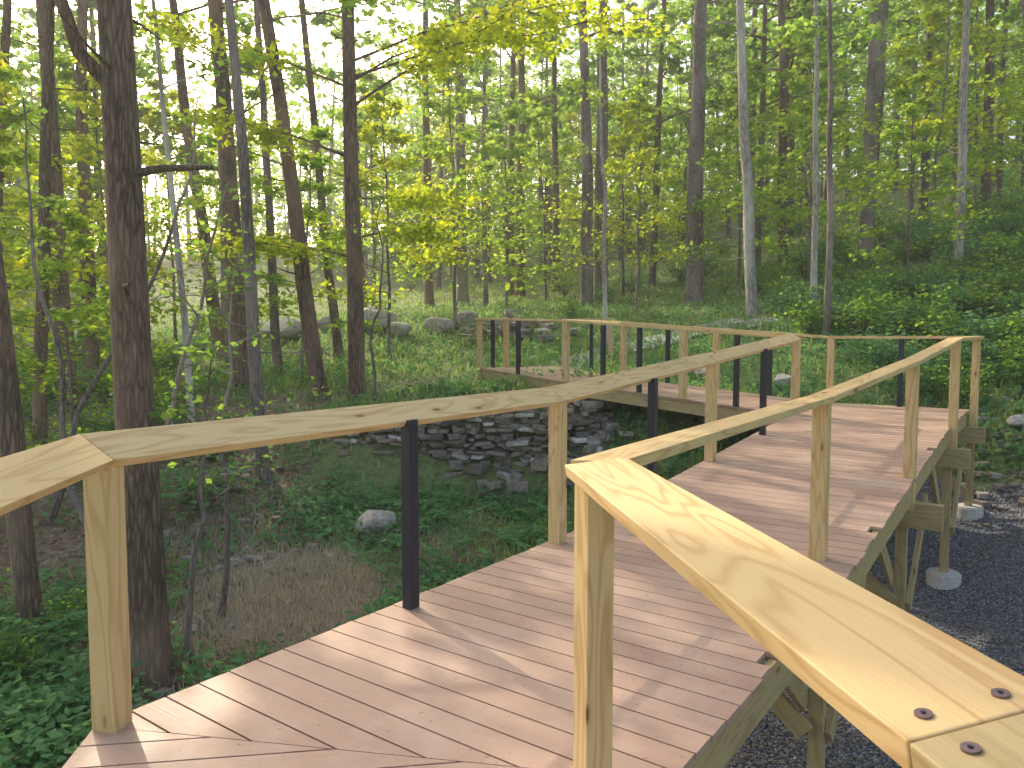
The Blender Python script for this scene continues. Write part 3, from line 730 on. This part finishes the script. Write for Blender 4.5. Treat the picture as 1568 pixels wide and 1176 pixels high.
def make_shrub(seed, h, w, n, ls):
    rg = np.random.default_rng(seed); qb = QB(); cl = []
    for i in range(14):
        a = rg.uniform(0, 6.28); Lb = h * rg.uniform(.6, 1.1); sp = rg.uniform(.1, .9) * w
        tip = np.array([math.cos(a) * sp, math.sin(a) * sp, Lb * (1 - .3 * sp / w)])
        tube(qb, [np.zeros(3), tip * .5 + np.array([0, 0, .12 * h]), tip], [.012, .008, .003], 4, 0)
        m = n // 14; t = rg.uniform(.25, 1.1, m)[:, None]
        cl.append(tip * t + np.array([0, 0, .12 * h]) * np.sin(np.pi * t.clip(0, 1)) + rg.normal(0, 1, (m, 3)) * np.array([.16, .16, .09]) * h)
    c = np.concatenate(cl); c[:, 2] = np.abs(c[:, 2])
    leaves(qb, c, ls, 1, rg); return qb
shq = [make_shrub(i, 1.1, .8, 400, .11) for i in range(6)]
UG = QB()
rg = random.Random(5); c = 0
def near_deck(x, y):
    s, o = so(x, y)
    if -2 < s < 12.3 and -1.6 < o < 4.5: return True
    if -1.6 < x < 6 and 9.5 < y < 19 and not (y < 12 and x < 0): return True
    return False
while c < 280:
    k = rg.random()
    if k < .46: y = rg.uniform(12.2, 30); x = rg.uniform(6.6 + (y - 12) * .05, .75 * y + 1)
    elif k < .72: y = rg.uniform(9, 26); x = -rg.uniform(4.5 + (y - 9) * .1, .75 * y + 1)
    elif k < .79: y = rg.uniform(5.5, 9); x = -rg.uniform(4.4, 6.2)
    else: y = rg.uniform(24, 50); x = rg.uniform(-.7 * y, .75 * y)
    if near_deck(x, y) or clearing(x, y) > .25: continue
    if -9.5 < x < -.5 and 17 < y < 33: continue
    s_ = rg.uniform(.5, 1.0) if k < .79 else rg.uniform(.7, 1.4)
    if y < 9: s_ *= .7
    UG.append(shq[c % 6], (x, y, gz(x, y) - .05), rg.uniform(0, 6.28), (s_ * 1.2, s_ * 1.2, s_ * rg.uniform(.7, 1.1)), [0, 1 + (c % 2)], rg.uniform(-.4, .4)); c += 1
link('undergrowth_shrubs', UG.mesh('undergrowth_shrubs', [M_BARKD, M_LEAF, M_LEAFD], (0,)))

rg = np.random.default_rng(77)
def scatter(n, ymin, ymax, power=1.0):
    y = ymin * (ymax / ymin) ** (rg.random(n) ** power); x = rg.uniform(-.75, .78, n) * (y + 1)
    return x, y
def patch(x, y): return .5 + .3 * np.sin(x * 1.3 + 2 + .8 * np.sin(y * .9)) * np.sin(y * 1.1 + np.sin(x * .7)) + .2 * np.sin(3.1 * x + 1.7 * y) * np.sin(2.3 * y - x)
x, y = scatter(34000, 4.5, 34)
g, gr, st = masks(x, y); pn = patch(x, y)
rav = (y > 8) & (y < 12.6) & (x > -3.2) & (x < 2.5)
pr = np.clip(.10 + .8 * gr * (.3 + .7 * pn), 0, 1); pr = np.where(rav, np.where(pn > .42, .95, .15), pr); pr = np.where((y < 8.5) & (x < -2.5), np.where(pn > .45, .6, .1), pr)
keep = (g < .3) & (rg.random(len(x)) < pr) & (st < .42) & ~((y > 12.3) & (y < 13.3) & (x > -3.3) & (x < 1.7))
x, y = x[keep], y[keep]
k = 7; hgt = rg.uniform(.06, .3, len(x))
cx = (x[:, None] + rg.normal(0, .09, (len(x), k))).ravel(); cy = (y[:, None] + rg.normal(0, .09, (len(x), k))).ravel()
cz = tz(cx, cy) + (hgt[:, None] * rg.uniform(.3, 1, (len(x), k))).ravel()
qb = QB(); leaves(qb, np.stack([cx, cy, cz], 1), .11, 0, rg, 1.4, np.repeat(rg.random(len(x)) * .7, k) + rg.uniform(0, .3, len(cx)), .36)
link('ground_cover_plants', qb.mesh('ground_cover_plants', [M_LEAFD]))
# brown fallen leaves
x, y = scatter(26000, 4.5, 18); keep = (x < 2) & (masks(x, y)[0] < .3) & (patch(x + 1, y + 4) > .38); x, y = x[keep], y[keep]
qb = QB(); leaves(qb, np.stack([x, y, tz(x, y) + .012 + rg.uniform(0, .02, len(x))], 1), .07, 0, rg, 2.5)
link('leaf_litter', qb.mesh('leaf_litter', [M_DEADL]))
def make_fern(seed):
    rg2 = np.random.default_rng(seed); qb = QB()
    for i in range(9):
        a = i * .7 + rg2.normal(0, .15); Lf = rg2.uniform(.45, .65); t = np.linspace(0, 1, 14)
        r_ = Lf * t; zc = .35 * np.sin(t * 2.0) * Lf / .6
        for j in range(1, 14):
            w_ = .11 * math.sin(math.pi * (j / 14) ** .7) + .01
            for sgn in (-1, 1):
                p = np.array([math.cos(a) * r_[j], math.sin(a) * r_[j], zc[j]]); sd = np.array([-math.sin(a), math.cos(a), 0]) * sgn; fw = np.array([math.cos(a), math.sin(a), -.2])
                qb.add([p, p + sd * w_ * .5 + fw * .02, p + sd * w_ + fw * .01, p + sd * w_ * .5 - fw * .008], [(0, 1, 2, 3)], 0, rg2.random())
    return qb.mesh('fern', [M_LEAFD])
fm = make_fern(1)
for i in range(22):
    x = rg.uniform(-2.4, 1.0) if i < 12 else rg.uniform(-6, -4); y = rg.uniform(9.2, 12) if i < 12 else rg.uniform(6, 10)
    if near_deck(x, y) and i >= 12: continue
    if masks(np.array([x]), np.array([y]))[0][0] > .1: continue
    link('fern', fm, (x, y, gz(x, y)), (0, 0, i), (1, 1, 1))
def blades(name, x, y, h, w, mat):
    n = len(x); z = tz(x, y); a = rg.uniform(0, 6.28, n); b = rg.uniform(0, 6.28, n); hh = h * rg.uniform(.5, 1.3, n); ln = rg.uniform(.1, .7, n) * hh
    base = np.stack([x, y, z - .01], 1); sd = np.stack([np.cos(a), np.sin(a), 0 * a], 1) * w
    tip = base + np.stack([np.cos(b) * ln, np.sin(b) * ln, hh], 1); mid = base + np.stack([np.cos(b) * ln * .3, np.sin(b) * ln * .3, hh * .6], 1)
    v = np.stack([base - sd, base + sd, mid + sd * .8, mid - sd * .8, mid - sd * .8, mid + sd * .8, tip + sd * .15, tip - sd * .15], 1)
    q = (np.array([[0, 1, 2, 3], [4, 5, 6, 7]])[None] + 8 * np.arange(n)[:, None, None]).reshape(-1, 4)
    qb = QB(); qb.add(v.reshape(-1, 3), q, 0, np.repeat(rg.random(n), 2)); link(name, qb.mesh(name, [mat]))
x, y = scatter(90000, 5, 50)
g, gr, st = masks(x, y); pn = patch(x + 3, y - 2); rav = (y > 8) & (y < 12.6) & (x > -4) & (x < 1.2)
keep = (g < .35) & (rg.random(len(x)) < np.minimum(gr, 1) * .9 * np.where(rav, np.where(x > -.2, .7, .12), .35 + .65 * pn)) & (st < .42) & ~((y > 11.8) & (y < 13.2) & (x > -3.3) & (x < 1.7))
x, y = x[keep], y[keep]; blades('grass', x, y, .2, .006 + .0007 * y[:, None], M_GRASS)
n = 15000; x = rg.normal(-2.7, 1.1, n); y = rg.normal(9.0, 1.15, n)
x2 = rg.normal(-1.9, .8, 2500); y2 = rg.normal(16.6, 1.0, 2500)
x = np.concatenate([x, x2]); y = np.concatenate([y, y2]); k = (masks(x, y)[0] < .3); blades('dry_grass', x[k], y[k], .13, .005, M_STRAW)

# ------------------------------------------------------------ thin summer haze
m, nt, out = new_mat('haze')
vs = N(nt, 'ShaderNodeVolumeScatter'); vs.inputs['Density'].default_value = .0024; vs.inputs['Anisotropy'].default_value = .4
vs.inputs['Color'].default_value = (.98, .98, .98, 1); L(nt, vs.outputs[0], out.inputs['Volume'])
bm = bmesh.new(); bmesh.ops.create_cube(bm, size=1); me = bpy.data.meshes.new('haze'); bm.to_mesh(me); bm.free(); me.materials.append(m)
link('haze', me, (0, 50, 8), (0, 0, 0), (240, 120, 32))

# ------------------------------------------------------------ light, sky, camera
w = bpy.data.worlds.new('World'); scene.world = w; w.use_nodes = True; nt = w.node_tree
sky = nt.nodes.new('ShaderNodeTexSky'); sky.sky_type = 'NISHITA'; sky.sun_disc = False
EL, AZ = 33, -35
sky.sun_elevation = R(EL); sky.sun_rotation = R(AZ); sky.dust_density = 4.0
tint = mix(nt, 1.0, sky.outputs[0], (2.65, 2.35, 2.0), 'MULTIPLY')   # bright hazy summer sky
bg = nt.nodes['Background']; bg.inputs[1].default_value = .15; nt.links.new(tint, bg.inputs[0])
sl = bpy.data.lights.new('sun', 'SUN'); sl.energy = 5; sl.angle = R(.5); sl.color = (1, .88, .68)
so_ = bpy.data.objects.new('sun', sl); scene.collection.objects.link(so_)
S = Vector((math.sin(R(AZ)) * math.cos(R(EL)), math.cos(R(AZ)) * math.cos(R(EL)), math.sin(R(EL))))
so_.rotation_euler = S.to_track_quat('Z', 'Y').to_euler()
cam = bpy.data.cameras.new('camera'); co = bpy.data.objects.new('camera', cam); scene.collection.objects.link(co)
co.location = (0, 0, 1.476); co.rotation_euler = (R(90 - 3.63), 0, 0); cam.lens = 26.4; cam.sensor_width = 36; cam.clip_start = .05; cam.clip_end = 1500
scene.camera = co
scene.view_settings.view_transform = 'Standard'; scene.view_settings.look = 'None'; scene.view_settings.exposure = 0
